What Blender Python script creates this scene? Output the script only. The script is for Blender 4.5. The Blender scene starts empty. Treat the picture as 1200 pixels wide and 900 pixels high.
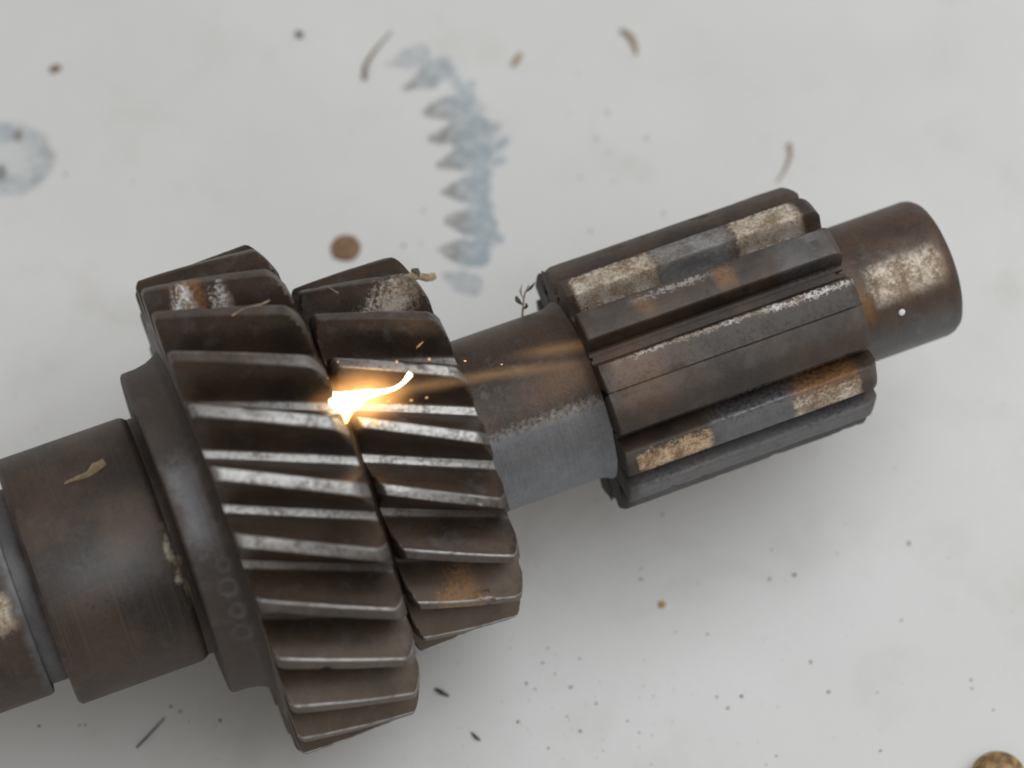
import bpy, bmesh, math, random
from mathutils import Vector, Matrix, noise as mnoise
random.seed(7)
R_ = math.radians
S = 0.00015                       # metres per design unit (the large gear is 86 mm across)
H = 288.0                         # height of the shaft axis above the table
UB = 115.0                        # axial position of the large gear's contact with the table
sc = bpy.context.scene
C = sc.collection

# ------------------------------------------------------------------ camera
EL, PH, DIST = R_(64), R_(21.4), 3260.0
dv = Vector((math.sin(PH) * math.cos(EL), math.cos(PH) * math.cos(EL), -math.sin(EL)))
rv = dv.cross(Vector((0, 0, 1))).normalized()
uv = rv.cross(dv)
aim = Vector((416 - UB, 0, H))
CAM = aim - DIST * (dv + (12 / DIST) * rv - (32 / DIST) * uv)
cd = bpy.data.cameras.new('camera')
cam = bpy.data.objects.new('camera', cd)
C.objects.link(cam)
cam.matrix_world = Matrix.Translation(CAM * S) @ Matrix((rv, uv, -dv)).transposed().to_4x4()
cd.sensor_width = 36
cd.lens = 36 * DIST / 1200
cd.clip_start = 0.02
cd.clip_end = 20
cd.dof.use_dof = True
cd.dof.focus_distance = 3170 * S
cd.dof.aperture_fstop = 10
sc.camera = cam

# ------------------------------------------------------------------ light
w = bpy.data.worlds.new('World')
sc.world = w
w.use_nodes = True
bg = w.node_tree.nodes['Background']
bg.inputs[0].default_value = (1.0, 0.945, 0.89, 1)
bg.inputs[1].default_value = 0.41


def area(name, loc, target, sx, sy, power, col):
    l = bpy.data.lights.new(name, 'AREA')
    l.shape = 'RECTANGLE'
    l.size, l.size_y = sx, sy
    l.energy = power
    l.color = col
    o = bpy.data.objects.new(name, l)
    C.objects.link(o)
    o.location = loc
    o.rotation_euler = (Vector(target) - Vector(loc)).to_track_quat('-Z', 'Y').to_euler()
    return o


area('ceiling_light', (0.36, -0.07, 0.82), (0.08, 0, 0), 0.85, 0.75, 5.3, (0.94, 0.975, 1.0))
sc.view_settings.view_transform = 'Standard'
sc.view_settings.look = 'None'
sc.view_settings.exposure = 0
sc.view_settings.gamma = 1
sc.render.engine = 'CYCLES'
sc.cycles.max_bounces = 6
sc.cycles.filter_width = 1.8
sc.cycles.volume_bounces = 0


# ------------------------------------------------------------------ picture point -> place
def ray(x, y):
    return (dv + (x - 600) / DIST * rv - (y - 450) / DIST * uv).normalized()


def on_table(x, y, z=0.0):
    v = ray(x, y)
    return CAM + v * ((z - CAM.z) / v.z)


def on_cyl(x, y, R):
    v = ray(x, y)
    oy, oz = CAM.y, CAM.z - H
    a = v.y ** 2 + v.z ** 2
    b = 2 * (oy * v.y + oz * v.z)
    c = oy * oy + oz * oz - R * R
    t = (-b - math.sqrt(max(b * b - 4 * a * c, 0))) / (2 * a)
    return CAM + v * t


def on_plane(x, y, ref):
    v = ray(x, y)
    return CAM + v * ((ref - CAM).dot(dv) / v.dot(dv))


def cyl_ua(x, y, R):
    p = on_cyl(x, y, R)
    return p.x + UB, math.degrees(math.atan2(-p.y, p.z - H))


# ------------------------------------------------------------------ object helpers
def link(name, me, mat=None, parent=None, smooth=35):
    o = bpy.data.objects.new(name, me)
    C.objects.link(o)
    if mat and not me.materials:
        me.materials.append(mat)
    if smooth is not None:
        me.shade_smooth()
        me.set_sharp_from_angle(angle=R_(smooth))
    if parent:
        o.parent = parent
    return o


def mesh(name, vs, fs, scale=S):
    me = bpy.data.meshes.new(name)
    me.from_pydata([tuple(c * scale for c in v) for v in vs], [], fs)
    bm = bmesh.new()
    bm.from_mesh(me)
    bmesh.ops.recalc_face_normals(bm, faces=bm.faces)
    bm.to_mesh(me)
    bm.free()
    return me


def tag(o, label=None, cat=None, group=None, kind=None):
    if label: o['label'] = label
    if cat: o['category'] = cat
    if group: o['group'] = group
    if kind: o['kind'] = kind
    return o


def lathe(prof, n=128, jitter=0.0):
    """prof: (u, r) pairs; a solid of revolution about the shaft axis, axis at the local origin"""
    vs, fs = [], []
    for (u, r) in prof:
        for i in range(n):
            a = 2 * math.pi * i / n
            rr = r
            if jitter:
                rr += jitter * mnoise.noise(Vector((u * .05, 3 * math.cos(a), 3 * math.sin(a))))
            vs.append((u - UB, -rr * math.sin(a), rr * math.cos(a)))
    m = len(prof)
    for j in range(m - 1):
        for i in range(n):
            i2 = (i + 1) % n
            fs.append((j * n + i, j * n + i2, (j + 1) * n + i2, (j + 1) * n + i))
    fs.append(tuple(range(n)))
    fs.append(tuple((m - 1) * n + i for i in range(n)))
    return vs, fs


def tooth(half, u0, u1, uc, k, chl, chr_, n, seed, root_bright=.72):
    """half: (half angle in degrees, radius) from the root outwards; swept along the axis on a helix"""
    rnd = random.Random(seed)
    prof = [(-a, r) for a, r in half] + [(a, r) for a, r in reversed(half)]
    tip = max(r for a, r in half)
    us = []
    for t in (0, .25, .5, .75, 1): us.append(u0 + chl[0] * t)
    for i in range(1, n): us.append(u0 + chl[0] + (u1 - chr_[0] - u0 - chl[0]) * i / n)
    for t in (0, .2, .4, .6, .8, 1): us.append(u1 - chr_[0] * (1 - t))
    vs, fs, land = [], [], []
    for u in us:
        lim = tip
        if u < u0 + chl[0]:
            t = 1 - (u - u0) / chl[0]
            lim = tip - chl[1] * (t ** 1.8)
        if u > u1 - chr_[0]:
            t = 1 - (u1 - u) / chr_[0]
            lim = tip - chr_[1] * (t ** 1.6)
        for a, r in prof:
            rr = min(r, lim)
            nz = mnoise.noise(Vector((u * .03 + seed * 7.1, a * .7, r * .03))) * .5 + mnoise.noise(Vector((u * .14 + seed * 3.3, a * 2, r * .1))) * .35
            if r > tip - 9:
                rr += nz * .9
                chip = mnoise.noise(Vector((u * .035 + seed * 11.3, a * .12, seed * 1.9))) + .5 * mnoise.noise(Vector((u * .16, a * .5, seed * 4.7)))
                rr -= max(0, chip - .48) * 13
            ang = R_(a + k * (u - uc) + nz * .06)
            vs.append((u - UB, -rr * math.sin(ang), rr * math.cos(ang)))
            land.append(1.0 if (a < -.9 and tip - 1.7 < r < tip + .05) else .72 if r > tip - 1.3 else (root_bright if r < half[2][1] + .05 else 0.0))
    m = len(prof)
    for j in range(len(us) - 1):
        for i in range(m - 1):
            fs.append((j * m + i, j * m + i + 1, (j + 1) * m + i + 1, (j + 1) * m + i))
        fs.append((j * m + m - 1, j * m, (j + 1) * m, (j + 1) * m + m - 1))
    fs.append(tuple(range(m)))
    fs.append(tuple((len(us) - 1) * m + i for i in range(m)))
    me = mesh('tooth', vs, fs)
    at = me.attributes.new('land', 'FLOAT', 'POINT')
    for i, l in enumerate(land): at.data[i].value = l
    return me


def tube(pts, rad, n=10, wob=0.0, flat=1.0):
    """a tapered tube through points (design units) with a radius each, closed ends"""
    vs, fs = [], []
    m = len(pts)
    side = None
    for j, p in enumerate(pts):
        t = (pts[min(j + 1, m - 1)] - pts[max(j - 1, 0)]).normalized()
        if side is None:
            side = t.orthogonal().normalized()
        side = (side - t * side.dot(t)).normalized()
        o = t.cross(side)
        for i in range(n):
            a = 2 * math.pi * i / n
            r = rad[j] * (1 + wob * mnoise.noise(p * .09 + Vector((math.cos(a), math.sin(a), 0))))
            vs.append(p + r * (math.cos(a) * side + flat * math.sin(a) * o))
    for j in range(m - 1):
        for i in range(n):
            i2 = (i + 1) % n
            fs.append((j * n + i, j * n + i2, (j + 1) * n + i2, (j + 1) * n + i))
    fs.append(tuple(range(n)))
    fs.append(tuple((m - 1) * n + i for i in range(n)))
    return vs, fs


def smooth_path(pts, n=8):
    out = []
    m = len(pts)
    for i in range(m - 1):
        p0, p1, p2, p3 = pts[max(i - 1, 0)], pts[i], pts[i + 1], pts[min(i + 2, m - 1)]
        for s in range(n):
            t = s / n
            out.append(.5 * ((2 * p1) + (p2 - p0) * t + (2 * p0 - 5 * p1 + 4 * p2 - p3) * t * t + (3 * p1 - p0 - 3 * p2 + p3) * t ** 3))
    out.append(pts[-1])
    return out


# ------------------------------------------------------------------ node helpers
class NT:
    def __init__(self, name):
        self.m = bpy.data.materials.new(name)
        self.m.use_nodes = True
        self.t = self.m.node_tree
        self.t.nodes.clear()
        self.out = self.t.nodes.new('ShaderNodeOutputMaterial')

    def n(self, typ, **kw):
        nd = self.t.nodes.new(typ)
        for k, v in kw.items(): setattr(nd, k, v)
        return nd

    def put(self, sock, v):
        if isinstance(v, bpy.types.NodeSocket):
            self.t.links.new(v, sock)
        elif isinstance(v, tuple) and len(v) == 3 and sock.type == 'RGBA':
            sock.default_value = (*v, 1)
        else:
            sock.default_value = v

    def math(self, op, a, b=None, c=None, clamp=False):
        nd = self.n('ShaderNodeMath', operation=op, use_clamp=clamp)
        for i, v in enumerate((a, b, c)):
            if v is not None: self.put(nd.inputs[i], v)
        return nd.outputs[0]

    def mul(self, a, b): return self.math('MULTIPLY', a, b)
    def add(self, a, b): return self.math('ADD', a, b)
    def sub(self, a, b): return self.math('SUBTRACT', a, b)
    def mx(self, a, b): return self.math('MAXIMUM', a, b)

    def ramp(self, v, lo, hi, a=0.0, b=1.0):
        nd = self.n('ShaderNodeMapRange', interpolation_type='SMOOTHSTEP')
        for i, x in enumerate((v, lo, hi, a, b)): self.put(nd.inputs[i], x)
        return nd.outputs[0]

    def noise(self, vec, scale, detail=3, rough=.55, dist=0.0):
        nd = self.n('ShaderNodeTexNoise')
        self.put(nd.inputs['Vector'], vec)
        nd.inputs['Scale'].default_value = scale
        nd.inputs['Detail'].default_value = detail
        nd.inputs['Roughness'].default_value = rough
        nd.inputs['Distortion'].default_value = dist
        return nd.outputs[0]

    def mix(self, f, a, b):
        nd = self.n('ShaderNodeMix', data_type='RGBA')
        self.put(nd.inputs[0], f)
        self.put(nd.inputs[6], a)
        self.put(nd.inputs[7], b)
        return nd.outputs[2]

    def fmix(self, f, a, b):
        nd = self.n('ShaderNodeMix', data_type='FLOAT')
        self.put(nd.inputs[0], f)
        self.put(nd.inputs[2], a)
        self.put(nd.inputs[3], b)
        return nd.outputs[0]

    def xyz(self, x, y, z):
        nd = self.n('ShaderNodeCombineXYZ')
        for i, v in enumerate((x, y, z)): self.put(nd.inputs[i], v)
        return nd.outputs[0]

    def bump(self, h, strength, dist):
        nd = self.n('ShaderNodeBump')
        self.put(nd.inputs['Height'], h)
        nd.inputs['Strength'].default_value = strength
        nd.inputs['Distance'].default_value = dist
        return nd.outputs[0]

    def bsdf(self, col, rough, metal=0.0, normal=None, spec=None):
        p = self.n('ShaderNodeBsdfPrincipled')
        self.put(p.inputs['Base Color'], col)
        self.put(p.inputs['Roughness'], rough)
        self.put(p.inputs['Metallic'], metal)
        if normal is not None: self.put(p.inputs['Normal'], normal)
        if spec is not None: self.put(p.inputs['Specular IOR Level'], spec)
        self.t.links.new(p.outputs[0], self.out.inputs[0])
        return p


# ------------------------------------------------------------------ the shaft's root and its metal
root = bpy.data.objects.new('gear_shaft', None)
C.objects.link(root)
root.empty_display_size = .01
tag(root, 'rusty steel gear shaft with two helical gears and a splined pinion on the table', 'gear shaft')


GRIME_SHADE, DUST_BOUNCE = (.030, .022, .017), (.185, .145, .105)  # dark tone: flange shade and pinion grime; pale tone: dust plus painted bounce light


def box_mask(N, u, a, ur, ar, su=4.0, sa=1.5):
    f = N.mul(N.ramp(u, ur[0] - su, ur[0] + su), N.ramp(u, ur[1] - su, ur[1] + su, 1.0, 0.0))
    g = N.mul(N.ramp(a, ar[0] - sa, ar[0] + sa), N.ramp(a, ar[1] - sa, ar[1] + sa, 1.0, 0.0))
    return N.mul(f, g)


def metal(name, patches=(), grey=(), rusty=(), teeth=False, base_dark=1.0, wear_sheen_rng=None, brown=.5, wear_sheen_amt=1.0, rough_add=0.0, rings=(), steel=.65, met_k=1.0, dirt_light=()):
    """oxidised steel in the shaft's own cylinder coordinates (axial u, angle a).
    patches: laser-cleaned glittering areas and painted rim highlights; grey: bare blue-grey steel areas; rusty: orange rust areas"""
    N = NT(name)
    tc = N.n('ShaderNodeTexCoord')
    tc.object = root
    sc_ = N.n('ShaderNodeVectorMath', operation='SCALE')
    N.put(sc_.inputs[0], tc.outputs['Object'])
    sc_.inputs['Scale'].default_value = 1 / S
    sep = N.n('ShaderNodeSeparateXYZ')
    N.put(sep.inputs[0], sc_.outputs[0])
    P = sc_.outputs[0]
    u = N.add(sep.outputs[0], UB)
    zz = N.sub(sep.outputs[2], H)
    a = N.mul(N.math('ARCTAN2', N.mul(sep.outputs[1], -1.0), zz), 180 / math.pi)
    nbig = N.noise(P, .012, 4, .6)
    nmed = N.noise(P, .045, 4, .6, .4)
    nfine = N.noise(P, .22, 3, .65)
    ngrit = N.noise(P, .5, 5, .85)
    streak = N.noise(N.xyz(N.mul(u, .015), N.mul(sep.outputs[1], .25), N.mul(sep.outputs[2], .25)), 1.0, 3, .6)
    cstreak = N.noise(N.xyz(N.mul(u, .22), N.mul(a, .09), 0.0), 1.0, 4, .65)
    dark = tuple(c * base_dark for c in (.034, .026, .0205))
    brn = tuple(c * base_dark for c in (.078, .050, .034))
    stl = tuple(c * base_dark for c in (.100, .095, .092))
    col = N.mix(N.ramp(nbig, .5 - .22 * (1 - brown) - .12, .62), dark, brn)
    col = N.mix(N.mul(N.ramp(nmed, .52, .72), steel), col, stl)
    col = N.mix(N.mul(N.ramp(N.add(nmed, N.mul(nfine, .5)), .88, 1.02), .5), col, (.105, .05, .026))
    col = N.mix(N.mul(N.ramp(N.add(N.mul(nfine, .6), N.mul(ngrit, .4)), .52, .64), .6), col, (.012, .010, .009))
    rough = N.fmix(nmed, .27 + rough_add, .54 + rough_add)
    met = N.fmix(nmed, .35 * met_k, .65 * met_k)
    # bare grey steel
    for (ur, ar, su, sa, amt) in grey:
        wob = N.mul(N.sub(nmed, .5), 26.0)
        ua, aa = N.add(u, wob), N.add(a, N.mul(N.sub(nfine, .5), 16.0))
        g = N.mul(box_mask(N, ua, aa, ur, ar, su, sa), N.ramp(N.add(nfine, N.mul(streak, .4)), .30, .75, .55, 1.0))
        g = N.mul(g, amt)
        col = N.mix(g, col, N.mix(N.add(N.mul(nmed, .5), N.mul(cstreak, .5)), (.12, .135, .16), (.36, .37, .385)))
        rough = N.fmix(g, rough, .42)
        met = N.fmix(g, met, .9)
    for (ur, ar, su, sa, amt) in rusty:
        ua, aa = N.add(u, N.mul(N.sub(nmed, .5), 24.0)), N.add(a, N.mul(N.sub(nfine, .5), 10.0))
        g = N.mul(box_mask(N, ua, aa, ur, ar, su, sa), amt)
        g = N.mul(g, N.ramp(nfine, .3, .6, .5, 1.0))
        col = N.mix(g, col, N.mix(nfine, (.20, .075, .018), (.36, .18, .06)))
        rough = N.fmix(g, rough, .6)
        met = N.fmix(g, met, .3)
    for (u0, a0, rad, amt) in rings:
        du, da = N.sub(u, u0), N.mul(N.sub(a, a0), 195 * math.pi / 180)
        d = N.math('SQRT', N.add(N.mul(du, du), N.mul(da, da)))
        d = N.math('ABSOLUTE', N.sub(N.add(d, N.add(N.mul(N.sub(nfine, .5), 10.0), N.mul(N.sub(nmed, .5), 8.0))), rad))
        g = N.mul(N.mul(N.ramp(d, 1.0, 5.0, 1.0, 0.0), amt), N.ramp(nmed, .35, .6, .35, 1.0))
        col = N.mix(g, col, (.17, .17, .165))
    for (ur, ar, su, sa, amt, dc, dm) in dirt_light:
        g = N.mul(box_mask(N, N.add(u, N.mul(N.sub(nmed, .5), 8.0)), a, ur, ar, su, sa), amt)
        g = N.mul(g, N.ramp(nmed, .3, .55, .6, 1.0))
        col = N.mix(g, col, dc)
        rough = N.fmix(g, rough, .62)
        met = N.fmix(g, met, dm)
    hgt = N.add(N.mul(nfine, .7), N.mul(ngrit, .6))
    if not teeth:
        turn = N.noise(N.xyz(N.mul(u, .9), N.mul(a, .012), 0.0), 1.0, 3, .6)
        hgt = N.add(hgt, N.mul(turn, .55))
        rough = N.add(rough, N.mul(N.sub(turn, .5), .25))
        col = N.mix(N.mul(N.ramp(turn, .5, .72), .3), col, (.14, .13, .12))
    if teeth:
        at = N.n('ShaderNodeAttribute', attribute_name='land')
        edge = N.mul(N.ramp(at.outputs['Fac'], .74, .98), N.ramp(a, -30, 10, .2, .9))  # upper corners drawn bright: worn edges with their glint painted in
        wr = N.mul(N.ramp(at.outputs['Fac'], 0.0, .7), N.ramp(N.add(N.mul(nfine, .8), N.mul(nmed, .55)), .46, .76, .2, .9))
        if wear_sheen_rng:
            lo, hi, fl = wear_sheen_rng
            rng = N.mul(N.ramp(a, lo - 14, lo + 6), N.ramp(a, hi - 6, hi + 14, 1.0, 0.0))  # bright only at angles that reflect the lamp: wear plus painted sheen
            wr = N.mul(wr, N.math('MULTIPLY_ADD', rng, 1 - fl, fl))
        wr = N.mul(N.mx(wr, N.mul(edge, N.ramp(nmed, .3, .6, .35, 1.0))), wear_sheen_amt)
        col = N.mix(wr, col, N.mix(N.ramp(ngrit, .3, .7), (.40, .40, .395), (.62, .62, .61)))
        rough = N.fmix(wr, rough, .34)
        met = N.fmix(wr, met, 1.0)
    for (ur, ar, su, sa, amt, tint) in patches:
        tint = N.mix(N.ramp(N.add(N.add(N.mul(nmed, .4), N.mul(ngrit, .35)), N.mul(nfine, .25)), .42, .58), tuple(c * f for c, f in zip(tint, (.62, .48, .34))), tint)
        wob = N.mul(N.sub(nmed, .5), 24.0)
        m = box_mask(N, N.add(N.add(u, wob), N.mul(N.sub(ngrit, .5), 14.0)), N.add(a, N.mul(N.sub(nfine, .5), 10.0)), ur, ar, su, sa)
        g = N.mul(N.mul(m, amt), N.ramp(N.add(N.add(N.mul(ngrit, .65), N.mul(nfine, .4)), N.mul(nmed, .5)), .58, .92))
        col = N.mix(N.mul(m, .6 * amt), col, (.24, .18, .125))
        col = N.mix(g, col, tint)
        rough = N.fmix(g, rough, .38)
        met = N.fmix(g, met, .85)
        hgt = N.add(hgt, N.mul(N.mul(ngrit, m), 1.6))
    N.bsdf(col, rough, met, N.bump(hgt, .5, 1.1 * S))
    return N.m


CREAM, GOLD, SILVER = (.82, .755, .65), (.80, .60, .40), (.74, .76, .78)
def patch(x0, y0, x1, y1, R, da, amt, tint, su=4, sa=2):
    """strip from one picture point to another along the axis, da degrees wide"""
    (ua, aa), (ub, ab) = cyl_ua(x0, y0, R), cyl_ua(x1, y1, R)
    am = (aa + ab) / 2
    return ((min(ua, ub), max(ua, ub)), (am - da / 2, am + da / 2), su, sa, amt, tint)


# ------------------------------------------------------------------ table
def table_material():
    N = NT('white_enamel')
    tc = N.n('ShaderNodeTexCoord')
    P = tc.outputs['Object']
    big = N.noise(P, 9, 4, .55)
    med = N.noise(P, 45, 5, .6, .3)
    fin = N.noise(P, 700, 3, .6)
    col = N.mix(N.ramp(big, .3, .7), (.605, .61, .605), (.675, .68, .675))
    col = N.mix(N.mul(N.ramp(med, .5, .75), .5), col, (.54, .53, .50))
    col = N.mix(N.mul(N.ramp(fin, .55, .8), .16), col, (.45, .43, .40))
    for (s, th, amt, c) in ((260, .11, .3, (.26, .23, .2)), (120, .06, .35, (.2, .17, .14)), (520, .15, .25, (.36, .33, .3))):
        v = N.n('ShaderNodeTexVoronoi')
        N.put(v.inputs['Vector'], P)
        v.inputs['Scale'].default_value = s
        wn = N.n('ShaderNodeSeparateColor')
        N.put(wn.inputs[0], v.outputs['Color'])
        keep = N.ramp(wn.outputs[0], .74, .80)
        dot = N.ramp(v.outputs['Distance'], th * .55, th, 1.0, 0.0)
        col = N.mix(N.mul(N.mul(dot, keep), N.mul(N.ramp(med, .38, .6), amt)), col, c)
    sm = N.noise(P, 22, 6, .7, .8)
    col = N.mix(N.mul(N.ramp(sm, .56, .74), .4), col, (.50, .465, .42))
    N.bsdf(col, N.fmix(med, .38, .55), 0.0, N.bump(N.add(N.mul(fin, .4), N.mul(med, 1.0)), .12, .0004), .4)
    return N.m


me = bpy.data.meshes.new('tabletop')
bm = bmesh.new()
bmesh.ops.create_cube(bm, size=1)
bmesh.ops.scale(bm, vec=(1.3, 1.0, .03), verts=bm.verts)
bmesh.ops.translate(bm, vec=(0, 0, -.015), verts=bm.verts)
bmesh.ops.bevel(bm, geom=list(bm.edges), offset=.004, segments=3, affect='EDGES')
bm.to_mesh(me)
bm.free()
table = link('tabletop', me, table_material(), None, 40)
table.location = (.04, .03, 0)
tag(table, kind='structure', label='white painted tabletop with grey specks and faint stains', cat='table')


def film(name, x0, y0, x1, y1, fn, mat, step=1.6, lift=.00004):
    """a thin dried film lying on the table; fn(picture x, y) -> (alpha, colour mix)"""
    nx, ny = int((x1 - x0) / step), int((y1 - y0) / step)
    val, pos = {}, {}
    for j in range(ny + 1):
        for i in range(nx + 1):
            x, y = x0 + i * step, y0 + j * step
            val[i, j] = fn(x, y)
    idx, vs, fs, al, mxs = {}, [], [], [], []
    for j in range(ny):
        for i in range(nx):
            q = ((i, j), (i + 1, j), (i + 1, j + 1), (i, j + 1))
            if max(val[k][0] for k in q) < .06: continue
            f = []
            for k in q:
                if k not in idx:
                    idx[k] = len(vs)
                    p = on_table(x0 + k[0] * step, y0 + k[1] * step) * S
                    vs.append((p.x - table.location.x, p.y - table.location.y, lift))
                    al.append(val[k][0])
                    mxs.append(val[k][1])
                f.append(idx[k])
            fs.append(tuple(f))
    me = mesh(name, vs, fs, 1.0)
    for nm, d in (('alpha', al), ('tone', mxs)):
        at = me.attributes.new(nm, 'FLOAT', 'POINT')
        for i, v in enumerate(d): at.data[i].value = v
    o = link(name, me, mat, table, None)
    return o


def film_material():
    N = NT('dried_film')
    a = N.n('ShaderNodeAttribute', attribute_name='alpha').outputs['Fac']
    t = N.n('ShaderNodeAttribute', attribute_name='tone').outputs['Fac']
    tc = N.n('ShaderNodeTexCoord')
    nz = N.noise(tc.outputs['Object'], 420, 4, .65)
    col = N.mix(t, (.33, .42, .49), (.20, .17, .125))
    p = N.bsdf(col, .6)
    N.put(p.inputs['Alpha'], N.mul(a, N.ramp(nz, .3, .68, .35, 1.0)))
    return N.m


def seg_d(x, y, ax, ay, bx, by):
    vx, vy = bx - ax, by - ay
    t = max(0, min(1, ((x - ax) * vx + (y - ay) * vy) / (vx * vx + vy * vy)))
    return math.hypot(x - ax - t * vx, y - ay - t * vy), t


def sstep(e0, e1, v):
    t = max(0, min(1, (v - e0) / (e1 - e0)))
    return t * t * (3 - 2 * t)


BODY = [(528, 84, 9), (545, 112, 12), (556, 142, 16), (568, 172, 17), (562, 205, 15), (562, 235, 15), (567, 262, 17), (564, 285, 15), (550, 305, 9)]
TIPS = [(455, 76, 492, 64, 6), (476, 104, 520, 80, 7), (497, 131, 545, 124, 7), (508, 163, 560, 150, 8), (517, 194, 562, 180, 8.5), (521, 225, 560, 221, 8), (525, 258, 566, 262, 8.5), (516, 293, 560, 298, 8), (520, 322, 552, 334, 7)]
TEETH_R = [(540, 108, 552, 98, 5), (560, 132, 564, 127, 6), (570, 158, 582, 149, 6), (575, 175, 592, 165, 6), (572, 190, 590, 188, 6), (570, 265, 584, 280, 7)]


def gear_print(x, y):
    a, tone, wsum = 0.0, 0.0, 1e-6
    nz = mnoise.noise(Vector((x * .11, y * .11, 1.7))) * 3 + mnoise.noise(Vector((x * .04, y * .04, 5))) * 4
    for i in range(len(BODY) - 1):
        d, t = seg_d(x, y, *BODY[i][:2], *BODY[i + 1][:2])
        r = BODY[i][2] * (1 - t) + BODY[i + 1][2] * t
        m = sstep(r * .85 + 6, r * .85 - 6, d + nz) * (.30 + .32 * sstep(100, 280, y) + .12 * mnoise.noise(Vector((x * .05, y * .05, 9))))
        if m > a: a, tone = m, 0.0
    for k, (ax, ay, bx, by, r) in enumerate(TIPS):
        d, t = seg_d(x, y, ax, ay, bx, by)
        w_ = r * (.45 + 1.75 * min(t * 1.5, .8))
        m = sstep(w_ + 3.5, w_ - 2.5, d + nz * .7) * ((.36, .52, .56, .66, .66, .58, .62, .66, .36)[k])
        if m > a: a, tone = m, sstep(1.0, .1, t + .04 * nz) * .7 * (.6 if k in (0, 8) else 1)
    for (ax, ay, bx, by, r) in TEETH_R:
        d, t = seg_d(x, y, ax, ay, bx, by)
        m = sstep(r + 3, r - 4, d + nz * .5) * .5
        if m > a: a, tone = m, 0.0
    return a, tone


def ring_print(x, y):
    d = math.hypot((x - 4) / 60, (y - 186) / 44)
    n1 = mnoise.noise(Vector((x * .05, y * .05, 3)))
    n2 = mnoise.noise(Vector((x * .14, y * .14, 7)))
    dd = d + .09 * n1 + .03 * n2
    a = sstep(1.10, .88, dd) * sstep(.30, .62, dd) * .46 * (.75 + .5 * n1)
    a = max(a, sstep(1.1, .8, dd) * .12)
    tone = 0.0
    ang = math.degrees(math.atan2(y - 186, x - 4))
    rim = sstep(.13, .03, abs(dd - .92)) * sstep(-60, -10, ang) * sstep(80, 45, ang) * (.6 + .6 * n2)
    if rim > .15: a, tone = max(a, .5 * rim), .8 * rim
    for (cx, cy, r) in ((20, 159, 7), (1, 203, 8), (37, 184, 4)):
        m = sstep(r + 5, r - 4, math.hypot((x - cx) * 1.2, (y - cy) * .85) + n2 * 5) * (.8 if r > 5 else .35)
        if m > a * .8: a, tone = max(a, m), m
    return max(a, 0), max(0, min(1, tone))


FILM = film_material()
film('tooth_print_stain', 440, 50, 605, 350, gear_print, FILM)
film('ring_stain', -50, 130, 75, 240, ring_print, FILM)

# ------------------------------------------------------------------ shaft sections
g = S * H
def section(name, prof, mat, n=160, jit=0.5):
    vs, fs = lathe(prof, n, jit)
    o = link(name, mesh(name, vs, fs), mat, root, 28)
    o.location = (0, 0, g)
    return o


m_left = metal('oxidised_journal_steel', patches=[((-320, -212), (24, 42), 8, 3, .9, CREAM), ((-29, -22), (24, 52), 3, 10, .7, CREAM)],  # the narrow cream strip paints a rim highlight onto the edge chamfer
               rough_add=.08, met_k=.6, steel=.4, base_dark=.82, grey=[((-150, -40), (20, 40), 40, 10, .25), ((-205, -180), (-40, 90), 8, 20, .5)], brown=.75)
section('end_journal', [(-430, 0.1), (-430, 118), (-423, 125), (-204, 125), (-199, 123), (-198, 116)], m_left)
section('groove_collar', [(-199, 114), (-174, 114)], m_left)
section('bearing_journal', [(-178, 112), (-177, 143), (-173, 147), (-30, 147), (-25, 145), (-22, 142.5), (-8, 142)], m_left)
m_fl = metal('oxidised_flange_steel', grey=[((-4, 26), (2, 32), 10, 6, .6), ((-14, 40), (-60, 130), 6, 12, .16)], brown=.2, base_dark=.95, rough_add=.22, dirt_light=[((28, 60), (-90, 150), 4, 10, .85, GRIME_SHADE, .1)],  # dark band paints the gear's left face and its shadow onto the flange
              rings=[(21, 38, 7, .5), (18, 46, 9, .6), (20, 55, 8, .6), (17, 64, 10, .4)])
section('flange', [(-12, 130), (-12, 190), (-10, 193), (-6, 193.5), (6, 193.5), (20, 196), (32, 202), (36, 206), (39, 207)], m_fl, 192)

m_neck = metal('half_cleaned_neck_steel', grey=[((330, 500), (33, 175), 8, 5, .85)],
               rusty=[((420, 500), (6, 26), 40, 8, .22)], brown=.6, patches=[((380, 484), (31, 37), 50, 4, .22, CREAM)])
section('neck', [(330, 112), (345, 106), (352, 105), (478, 105), (486, 107), (494, 112)], m_neck)
m_stub = metal('cleaned_stub_steel', patches=[patch(1020, 337, 1102, 309, 85, 27, .9, CREAM, 9, 9)],
               rusty=[((814, 832), (22, 50), 8, 6, .7)], met_k=.8, grey=[((812, 940), (62, 140), 14, 16, .4)], brown=.75, base_dark=1.2, rough_add=.05)
stub = section('stub', [(795, 84), (800, 80), (806, 80), (810, 84), (814, 85), (934, 85), (941, 83.5), (946, 80), (948, 76), (948, .1)], m_stub)
p = on_cyl(1057, 366, 85.2)
bm = bmesh.new()
bmesh.ops.create_icosphere(bm, subdivisions=2, radius=4.2 * S)
me = bpy.data.meshes.new('paint_dot')
bm.to_mesh(me)
bm.free()
N = NT('white_paint_dot'); N.bsdf((.75, .77, .75), .4)
o = link('paint_dot', me, N.m, stub)
o.location = (p.x * S, p.y * S, (p.z - H) * S)
nrm = Vector((0, p.y, p.z - H)).normalized()
o.rotation_euler = nrm.to_track_quat('Z', 'Y').to_euler()
o.scale = (1, 1, .3)

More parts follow.
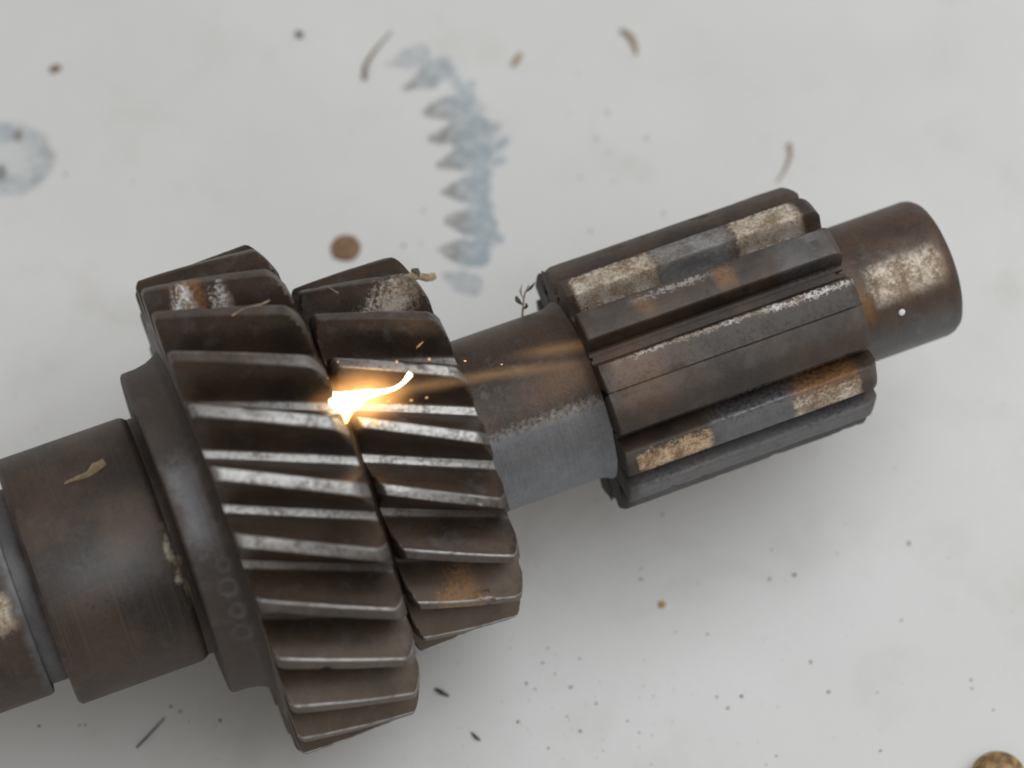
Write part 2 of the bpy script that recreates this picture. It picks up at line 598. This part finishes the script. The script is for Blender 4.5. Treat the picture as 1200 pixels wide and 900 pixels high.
# ------------------------------------------------------------------ the two helical gears
def gear(name, prof, mat, count, half, u0, u1, uc, k, a0, chl, chr_, label=None):
    vs, fs = lathe(prof, 192, .4)
    body = link(name, mesh(name, vs, fs), mat, root, 28)
    body.location = (0, 0, g)
    kinds = [tooth(half, u0, u1, uc, k, chl, chr_, 26, s) for s in range(5)]
    for i in range(count):
        o = link('tooth', kinds[(i * 3 + i // 5) % 5], mat, body, 24)
        o.rotation_euler = (R_(a0 + 360 / count * i), 0, 0)
    return body


pt = [patch(200, 347, 226, 345, 284, 7, 1.0, SILVER), patch(244, 343, 268, 341, 284, 6, .8, SILVER)]
m_g1 = metal('oxidised_large_gear_steel', patches=pt, rusty=[((72, 100), (-42, -30), 6, 2, .7)], teeth=True, wear_sheen_rng=(4, 34, .12), brown=.45, base_dark=.85, met_k=.85, dirt_light=[((30, 200), (62, 150), 10, 14, .3, DUST_BOUNCE, .25)], rough_add=.04, wear_sheen_amt=.85)  # lower flanks paler: dust, with light bounced off the table painted in
half1 = [(7.5, 236), (7.5, 240), (6.5, 240.2), (6.0, 243), (5.5, 248), (4.75, 256), (3.85, 266), (2.95, 275.5), (2.15, 281), (1.66, 285.6), (1.50, 287), (1.30, 288), (.6, 288.1)]
gear('large_helical_gear', [(36, 150), (36, 232), (40, 239), (184, 239), (190, 230), (193, 216), (193, 150)], m_g1, 24, half1, 38, 190, 115, .098, 6.85, (6, 7), (18, 28))
pt = [patch(400, 345, 492, 337, 220, 6, .55, CREAM)]
m_g2 = metal('oxidised_small_gear_steel', patches=pt, rusty=[((228, 282), (72, 84), 10, 2, .8)], teeth=True, wear_sheen_rng=(2, 38, .12), brown=.55, base_dark=.85, met_k=.85, dirt_light=[((195, 345), (72, 150), 10, 10, .45, DUST_BOUNCE, .25)], rough_add=.04, wear_sheen_amt=.9)  # pale lower flanks mix dust with painted bounce light from the table
half2 = [(10, 176), (10, 179), (8.6, 179.3), (7.9, 182.5), (7.1, 187.5), (6.0, 195), (4.8, 204), (3.5, 213), (2.4, 217.5), (1.85, 220.8), (1.65, 222.1), (1.40, 223), (.6, 223.1)]
gear('small_helical_gear', [(188, 150), (188, 172), (203, 172), (204, 178), (322, 178), (330, 172), (334, 160), (334, 104)], m_g2, 18, half2, 203, 338, 265, .131, 18.85, (8, 16), (14, 24))

# ------------------------------------------------------------------ the splined pinion
pt = [((cyl_ua(668, 331, 148)[0], cyl_ua(760, 300, 148)[0]), (-33, -19), 4, 2, 1.0, CREAM), ((cyl_ua(848, 262, 148)[0], cyl_ua(924, 236, 148)[0]), (-33, -19), 4, 2, 1.0, CREAM),
      ((cyl_ua(762, 299, 148)[0], cyl_ua(846, 263, 148)[0]), (-32, -20), 4, 3, .35, SILVER),
      patch(750, 541, 836, 514, 148, 10, 1.0, GOLD, 3, 2), patch(932, 480, 1008, 452, 148, 10, 1.0, CREAM, 3, 2),
      patch(900, 364, 1002, 328, 149, 2.4, 1.0, SILVER, 20, .6), patch(735, 417, 900, 364, 149, 1.8, .75, SILVER, 20, .6), patch(750, 350, 830, 322, 149, 1.8, .4, SILVER, 20, .8)]
m_pin = metal('oxidised_pinion_steel', patches=pt, teeth=True, wear_sheen_rng=(4, 30, .3), wear_sheen_amt=.10, rough_add=.14,
              grey=[((610, 690), (-38, -16), 14, 4, .75), ((600, 720), (58, 80), 14, 4, .6), ((500, 800), (82, 130), 20, 6, .45), ((730, 800), (-12, 6), 14, 3, .22)],
              rusty=[((700, 780), (56, 66), 12, 3, .7), ((655, 680), (-8, 2), 8, 4, .6), ((560, 580), (-8, 2), 8, 4, .4), ((500, 560), (10, 40), 20, 8, .25)], brown=.95, base_dark=.72, steel=.25, met_k=.45,
              dirt_light=[((600, 810), (17.5, 29), 40, 1.5, .8, GRIME_SHADE, .1)])
half3 = [(12, 112), (12, 119), (10.0, 119.4), (9.0, 121.5), (8.5, 127), (8.0, 133), (7.5, 139), (7.0, 145), (6.7, 147.8), (6.2, 149.2), (3.0, 149.5)]
vs, fs = lathe([(492, 60), (492, 112), (494, 118), (796, 118), (806, 100), (808, 60)], 160, .4)
pin = link('splined_pinion', mesh('splined_pinion', vs, fs), m_pin, root, 28)
pin.location = (0, 0, g)
kinds = [tooth([(a * (1 if r_ < 122 else (.92, 1.06, 1.0, 1.1)[s]), r_) for a, r_ in half3], 491, 806, 650, 0, (3, 2), (11, 9), 40, 20 + s, 0.0) for s in range(4)]
wide = tooth([(a if r_ < 120 else a + 3.1, r_ + (.9 if r_ > 140 else 0)) for a, r_ in half3], 491, 806, 650, 0, (3, 2), (11, 9), 40, 31, 0.0)
angs = [-28, -3.3, 22.8, 39.1, 65.5, 89.5] + [89.5 + 26.9 * i for i in range(1, 9)]
for i, a in enumerate(angs):
    o = link('tooth', wide if i == 3 else kinds[(i * 3 + i // 4) % 4], m_pin, pin, 32)
    o.rotation_euler = (R_(a), 0, 0)

# ------------------------------------------------------------------ the laser flash on the small gear
def emit(name, col, st):
    N = NT(name)
    e = N.n('ShaderNodeEmission')
    e.inputs[0].default_value = (*col, 1)
    e.inputs[1].default_value = st
    N.t.links.new(e.outputs[0], N.out.inputs[0])
    return N.m


def glow(name, col, st, power=2.2):
    N = NT(name)
    tc = N.n('ShaderNodeTexCoord')
    ln = N.n('ShaderNodeVectorMath', operation='LENGTH')
    N.put(ln.inputs[0], tc.outputs['Object'])
    f = N.math('POWER', N.math('SUBTRACT', 1.0, ln.outputs['Value'], clamp=True), power)
    nz = N.noise(tc.outputs['Object'], 2.6, 2, .5)
    f = N.mul(f, N.ramp(nz, .25, .7, .5, 1.3))
    e = N.n('ShaderNodeEmission')
    e.inputs[0].default_value = (*col, 1)
    N.put(e.inputs[1], N.mul(f, st))
    N.t.links.new(e.outputs[0], N.out.inputs['Volume'])
    return N.m


def unit_ball(name, mat, center, axis, rx, ry, rz, parent):
    bm = bmesh.new()
    bmesh.ops.create_icosphere(bm, subdivisions=3, radius=1)
    me = bpy.data.meshes.new(name)
    bm.to_mesh(me)
    bm.free()
    o = link(name, me, mat, parent)
    x = axis.normalized()
    z = (-dv - x * (-dv).dot(x)).normalized()
    y = z.cross(x)
    o.matrix_local = Matrix.Translation((center - FL) * S) @ Matrix((x, y, z)).transposed().to_4x4() @ Matrix.Diagonal((rx * S, ry * S, rz * S, 1))
    return o


FL = on_cyl(408, 474, 240)
flash = bpy.data.objects.new('laser_flash', None)
C.objects.link(flash)
flash.location = FL * S
tag(flash, 'white hot laser flash with a curled spark where the two helical gears meet', 'flash')


def px(x, y): return on_plane(x, y, FL)
def local(vs): return [v - FL for v in vs]


core_pts = smooth_path([px(384, 462), px(391, 467), px(401, 472), px(412, 470), px(424, 464), px(442, 460), px(460, 456), px(472, 449), px(481, 438)], 6)
nn = len(core_pts)
keyr = [2, 8, 13, 11, 6.5, 2.6, 1.3, 1.2, 2.8]
rad = []
for i in range(nn):
    t = i / 6
    k = min(int(t), len(keyr) - 2)
    rad.append(keyr[k] + (keyr[k + 1] - keyr[k]) * (t - k))
vs, fs = tube(core_pts, rad, 14, .18, .8)
link('core', mesh('core', local(vs), fs), emit('plasma_white', (1.0, .80, .50), 14), flash)
lp = smooth_path([px(406, 467), px(406, 478), px(405, 487), px(404, 496)], 5)
vs, fs = tube(lp, [17 - 15.5 * (i / (len(lp) - 1)) ** .8 for i in range(len(lp))], 12, .2, .8)
link('lower_tongue', mesh('lower_tongue', local(vs), fs), emit('plasma_orange', (1.0, .55, .16), 8), flash)
unit_ball('halo', glow('flash_halo', (1.0, .46, .14), 800), px(422, 468), px(470, 458) - px(400, 470), 72, 38, 38, flash)
unit_ball('glow_trail', glow('trail_glow', (.9, .5, .22), 150, 1.5), px(500, 452), px(640, 428) - px(460, 456), 90, 11, 12, flash)
unit_ball('glow_trail', glow('middle_trail_glow', (.9, .5, .22), 105, 1.4), on_cyl(600, 436, 112), on_cyl(690, 422, 112) - on_cyl(540, 442, 112), 105, 11, 12, flash)
unit_ball('glow_trail', glow('far_trail_glow', (.9, .5, .22), 100, 1.4), on_cyl(655, 409, 112), on_cyl(700, 402, 112) - on_cyl(600, 418, 112), 80, 12, 12, flash)
vs, fs = [], []
for (x, y, l, dx, dy, r) in [(465, 424, 2, 1, 0, 1.5), (503, 421, 2, 1, 0, 1.6), (407, 507, 6, -1, -1.6, .8), (440, 495, 12, -1, -.6, 1.1), (492, 404, 11, 1, -.9, .35), (396, 424, 2, 1, 0, .7), (455, 470, 3, 1, .2, .9), (468, 474, 3, 1, .2, .8), (482, 469, 3, 1, -.1, 1.0), (500, 466, 3, 1, -.1, .8), (384, 443, 2, 1, 0, .6), (545, 423, 3, 1, 0, .9), (588, 427, 2, 1, 0, .8)]:
    n_ = math.hypot(dx, dy)
    q = on_cyl(x, y, 228 if x < 540 else 108)
    a_ = on_plane(x - dx / n_ * l / 2, y - dy / n_ * l / 2, q)
    b_ = on_plane(x + dx / n_ * l / 2, y + dy / n_ * l / 2, q)
    v2, f2 = tube([a_, (a_ + b_) / 2, b_], [r * .4, r, r * .4], 8)
    fs += [tuple(i + len(vs) for i in f) for f in f2]
    vs += v2
o = link('sparks', mesh('sparks', local(vs), fs), emit('spark_orange', (1.0, .52, .2), 1.6), flash)
o['kind'] = 'stuff'

# ------------------------------------------------------------------ small litter on the table and on the metal
def plain(name, c1, c2, rough=.7, scale=900, metal_=0.0):
    N = NT(name)
    tc = N.n('ShaderNodeTexCoord')
    nz = N.noise(tc.outputs['Object'], scale, 4, .65)
    N.bsdf(N.mix(N.ramp(nz, .35, .68), c1, c2), rough, metal_, N.bump(nz, .5, .0003))
    return N.m


M_TAN = plain('tan_fibre', (.30, .23, .15), (.46, .38, .28))
M_OLIVE = plain('olive_fibre', (.16, .12, .06), (.30, .23, .14))
M_DARK = plain('dark_chip', (.035, .032, .03), (.09, .08, .07))
M_RUST = plain('rust_flake', (.15, .085, .045), (.24, .14, .075))
M_ORANGE = plain('orange_crumb', (.42, .24, .08), (.55, .34, .14))
M_STRAW = plain('straw', (.20, .155, .09), (.36, .29, .19))


def strand(name, pix, rad, mat, label, cat, z=None, ref=None, group=None, flat=1.0):
    if ref is None:
        pts = [on_table(x, y, (r * .9 if z is None else z)) for (x, y), r in zip(pix, rad)]
    else:
        pts = [on_plane(x, y, ref) for x, y in pix]
    sp = smooth_path(pts, 7)
    rr = []
    for i in range(len(sp)):
        t = i / 7
        k = min(int(t), len(rad) - 2)
        rr.append(rad[k] + (rad[k + 1] - rad[k]) * (t - k))
    base = sp[len(sp) // 2].copy()
    if ref is None: base.z = 0
    vs, fs = tube(sp, rr, 8, .25, flat)
    o = link(name, mesh(name, [v - base for v in vs], fs), mat)
    o.location = base * S
    return tag(o, label, cat, group)


def flake(name, x, y, rx, ry, h, mat, label, cat, rot=0.0, seed=1, group=None):
    base = on_table(x, y)
    bm = bmesh.new()
    bmesh.ops.create_icosphere(bm, subdivisions=4, radius=1)
    for v in bm.verts:
        q = v.co.copy()
        f = 1 + (.08 if rx > 15 else .22) * mnoise.noise(q * 1.6 + Vector((seed * 5.3, 0, 0))) + .04 * mnoise.noise(q * 5 + Vector((0, seed * 2.1, 0)))
        v.co = Vector((q.x * rx * f, q.y * ry * f, max(q.z * h * f + h * .45, 0)))
    for v in bm.verts: v.co *= S
    me = bpy.data.meshes.new(name)
    bm.to_mesh(me)
    bm.free()
    o = link(name, me, mat)
    o.location = base * S
    o.rotation_euler = (0, 0, R_(rot))
    return tag(o, label, cat, group)


strand('fibre', [(427, 92), (429, 76), (440, 58), (459, 36)], [4.2, 3.6, 2.6, 1.2], M_OLIVE, 'long olive brown fibre curved beside the top of the tooth print stain', 'fibre', flat=.6)
strand('curl', [(727, 35), (736, 40), (743, 50), (746, 63)], [3.2, 4.4, 4.4, 3.0], M_TAN, 'short tan curl lying alone at the top, right of the tooth print stain', 'shaving', flat=.6)
strand('curl', [(925, 168), (926, 182), (920, 198), (910, 214)], [3.8, 3.6, 2.6, 1.4], M_TAN, 'slim tan curl standing just above the far end of the splined pinion', 'shaving', flat=.6)
strand('hair', [(160, 876), (170, 866), (182, 853), (193, 841)], [1.2, 1.4, 1.2, .7], M_DARK, 'thin dark hair on the table below the bearing journal', 'hair')
strand('sliver', [(509, 807), (517, 811), (526, 816)], [.9, 3.0, 1.2], M_DARK, 'dark pointed metal sliver to the right of the large gear bottom', 'chip')
strand('sliver', [(552, 858), (558, 864), (563, 868)], [.8, 2.2, .8], M_DARK, 'smaller dark sliver at the bottom edge below the gears', 'chip')
flake('rust_flake', 405, 291, 20, 20, 3.5, M_RUST, 'round rust brown flake on the table between the gears and the tooth print', 'flake', 0, 2)
flake('chip', 351, 41, 5, 6, 3, M_DARK, 'tiny grey brown chip near the top edge left of the olive fibre', 'chip', 20, 3)
flake('flake', 65, 81, 8, 6, 2.5, M_RUST, 'small reddish brown flake at upper left above the ring stain', 'flake', 10, 4)
flake('flake', 606, 70, 14, 5, 2, M_TAN, 'pale elongated tan flake at the top between tooth print and short curl', 'flake', 40, 5)
flake('crumb', 776, 709, 4.5, 4.5, 4, M_ORANGE, 'orange crumb on the bare table below the pinion', 'crumb', 0, 6)

# rusty bead cut by the lower right corner
base = on_table(1168, 916)
prof = [(0, 26), (12, 26), (20, 22), (26, 14), (28, 0)]
vs, fs = [], []
n = 40
for (z, r) in [(0, 30), (8, 33), (18, 33), (26, 29), (31, 21), (33, 10), (33.5, .1)]:
    for i in range(n):
        a = 2 * math.pi * i / n
        f = 1 + .03 * mnoise.noise(Vector((math.cos(a) * 2, math.sin(a) * 2, z * .1)))
        vs.append((r * f * math.cos(a), r * f * math.sin(a), z))
for j in range(6):
    for i in range(n):
        fs.append((j * n + i, j * n + (i + 1) % n, (j + 1) * n + (i + 1) % n, (j + 1) * n + i))
fs.append(tuple(range(n)))
fs.append(tuple(6 * n + i for i in range(n)))
o = link('rusty_stud', mesh('rusty_stud', vs, fs), plain('yellow_rust', (.13, .075, .03), (.42, .27, .10), .5, 500))
o.location = base * S
tag(o, 'domed yellow brown rusty stud cut off by the lower right corner', 'stud')

# straw chip caught on the small gear's end, with its dark bit
ref = on_cyl(492, 330, 222)
st = bpy.data.objects.new('straw_chip', None)
C.objects.link(st)
st.location = ref * S
tag(st, 'broken straw chip with a dark seed at the top end of the small gear', 'straw')
sp = smooth_path([on_plane(x, y, ref) for x, y in [(478, 324), (488, 323), (500, 326), (511, 323)]], 5)
vs, fs = tube(sp, [2.6, 3, 3.4, 4, 4.6, 5, 4, 3.6, 4.4, 4.4, 5, 4.6, 5.2, 4.8, 4.4, 3.2][:len(sp)], 8, .4, .6)
link('stalk', mesh('stalk', [v - ref for v in vs], fs), M_STRAW, st)
sp = [on_plane(x, y, ref) for x, y in [(482, 316), (487, 318), (492, 324)]]
vs, fs = tube(sp, [1.5, 4.5, 2.5], 8, .3)
link('seed', mesh('seed', [v - ref for v in vs], fs), M_DARK, st)

# dried sprig by the pinion
ref = on_cyl(612, 366, 106)
sp_ = bpy.data.objects.new('dried_sprig', None)
C.objects.link(sp_)
sp_.location = ref * S
tag(sp_, 'tiny dried plant sprig standing on the neck beside the pinion', 'sprig')
for nm, pix, rad, mt in [('stem', [(612, 372), (613, 358), (615, 344), (620, 334)], [1.4, 1.1, .9, .5], M_OLIVE),
                         ('leaf', [(617, 342), (622, 337), (627, 331)], [.6, 2.0, .5], M_DARK),
                         ('leaf', [(612, 357), (607, 352), (605, 347)], [.8, 3.0, 1.4], M_DARK),
                         ('leaf', [(613, 362), (617, 359), (616, 355)], [.8, 2.2, .8], M_DARK),
                         ('leaf', [(613, 350), (610, 341), (612, 333)], [.5, 1.4, .4], M_TAN)]:
    s2 = smooth_path([on_plane(x, y, ref) for x, y in pix], 5)
    rr = [rad[min(int(i / 5), len(rad) - 2)] + (rad[min(int(i / 5), len(rad) - 2) + 1] - rad[min(int(i / 5), len(rad) - 2)]) * (i / 5 - min(int(i / 5), len(rad) - 2)) for i in range(len(s2))]
    vs, fs = tube(s2, rr, 7, .2)
    link(nm, mesh(nm, [v - ref for v in vs], fs), mt, sp_)

# wood fragment lying on the bearing journal
def on_j(x, y): return on_cyl(x, y, 148.6)
pj = [on_j(x, y) for x, y in [(75, 567), (90, 561), (104, 556), (113, 549), (123, 542)]]
s2 = smooth_path(pj, 5)
kr = [.8, 3.0, 3.8, 7.5, 4.0]
rr = []
for i in range(len(s2)):
    t = i / 5; k = min(int(t), 3); rr.append(kr[k] + (kr[k + 1] - kr[k]) * (t - k))
vs, fs = tube(s2, rr, 8, .5, .35)
b0 = pj[2]
o = link('wood_fragment', mesh('wood_fragment', [v - b0 for v in vs], fs), plain('pale_wood', (.16, .115, .06), (.25, .19, .115), .7, 600))
o.location = b0 * S
tag(o, 'pale wood fragment lying on the rusty bearing journal at the left', 'fragment')

# thin fibres caught on the gears
for pix, R, lab in [([(272, 370), (288, 361), (305, 357), (316, 352)], 287, 'pale bent fibre lying across the upper teeth of the large gear'),
                    ([(384, 336), (392, 341), (396, 343)], 225, 'short pale fibre on the upper edge of the small gear')]:
    pp = [on_cyl(x, y, R + 1) for x, y in pix]
    s2 = smooth_path(pp, 5)
    vs, fs = tube(s2, [.9] * len(s2), 6, .3)
    o = link('fibre', mesh('fibre', [v - pp[1] for v in vs], fs), M_STRAW)
    o.location = pp[1] * S
    tag(o, lab, 'fibre')

# grit: countless dark specks of scale scattered on the table
vs, fs = [], []
rnd = random.Random(11)
ico = bmesh.new()
bmesh.ops.create_icosphere(ico, subdivisions=1, radius=1)
iv = [v.co.copy() for v in ico.verts]
fi = [tuple(v.index for v in f.verts) for f in ico.faces]
ico.free()
spots = [(931, 674, 2.6), (902, 679, 2), (950, 776, 2.3), (971, 811, 2.2), (853, 830, 2.4), (840, 817, 2), (869, 816, 2.2), (751, 679, 2.4), (776, 603, 2), (1138, 797, 1.8), (1164, 832, 2), (1139, 807, 1.6), (1056, 727, 2), (1032, 880, 2), (910, 886, 1.8), (1065, 637, 2.6), (617, 801, 2), (642, 760, 1.8), (679, 772, 1.8), (636, 777, 1.8), (627, 808, 1.8), (607, 846, 2), (680, 857, 1.8), (155, 213, 2.6), (77, 205, 2.4), (100, 850, 1.5), (93, 850, 1.8), (200, 828, 2.6), (258, 845, 2.4), (211, 834, 2), (46, 851, 2), (667, 134, 2.5), (699, 163, 3), (757, 162, 3), (712, 133, 3), (713, 180, 3), (680, 208, 3), (719, 214, 3), (777, 250, 3), (692, 271, 3), (676, 87, 3), (473, 288, 3.4), (496, 247, 3), (493, 285, 2.4)]
for i in range(170):
    x = rnd.uniform(0, 1200); y = rnd.uniform(560, 900) if rnd.random() < .8 else rnd.uniform(0, 560)
    if rnd.random() < .35: x, y = rnd.gauss(680, 90), rnd.gauss(840, 40)
    spots.append((x, y, rnd.uniform(.4, 1.0) if rnd.random() < .85 else rnd.uniform(1.0, 1.6)))
for (x, y, r) in spots:
    q = on_table(x, y)
    r *= .62 if y < 320 else .85
    ax, ay, az = rnd.uniform(.7, 1.5), rnd.uniform(.7, 1.3), rnd.uniform(.4, .8)
    th = rnd.uniform(0, 6.3)
    fs += [tuple(i + len(vs) for i in f) for f in fi]
    for v in iv:
        X, Y = v.x * ax * r, v.y * ay * r
        vs.append((q.x + X * math.cos(th) - Y * math.sin(th), q.y + X * math.sin(th) + Y * math.cos(th), r * az * (v.z + .8)))
o = link('grit', mesh('grit', vs, fs), plain('dark_grit', (.09, .075, .065), (.24, .19, .15), .8, 300))
tag(o, 'fine dark grit scattered over the white tabletop', 'grit', kind='stuff')
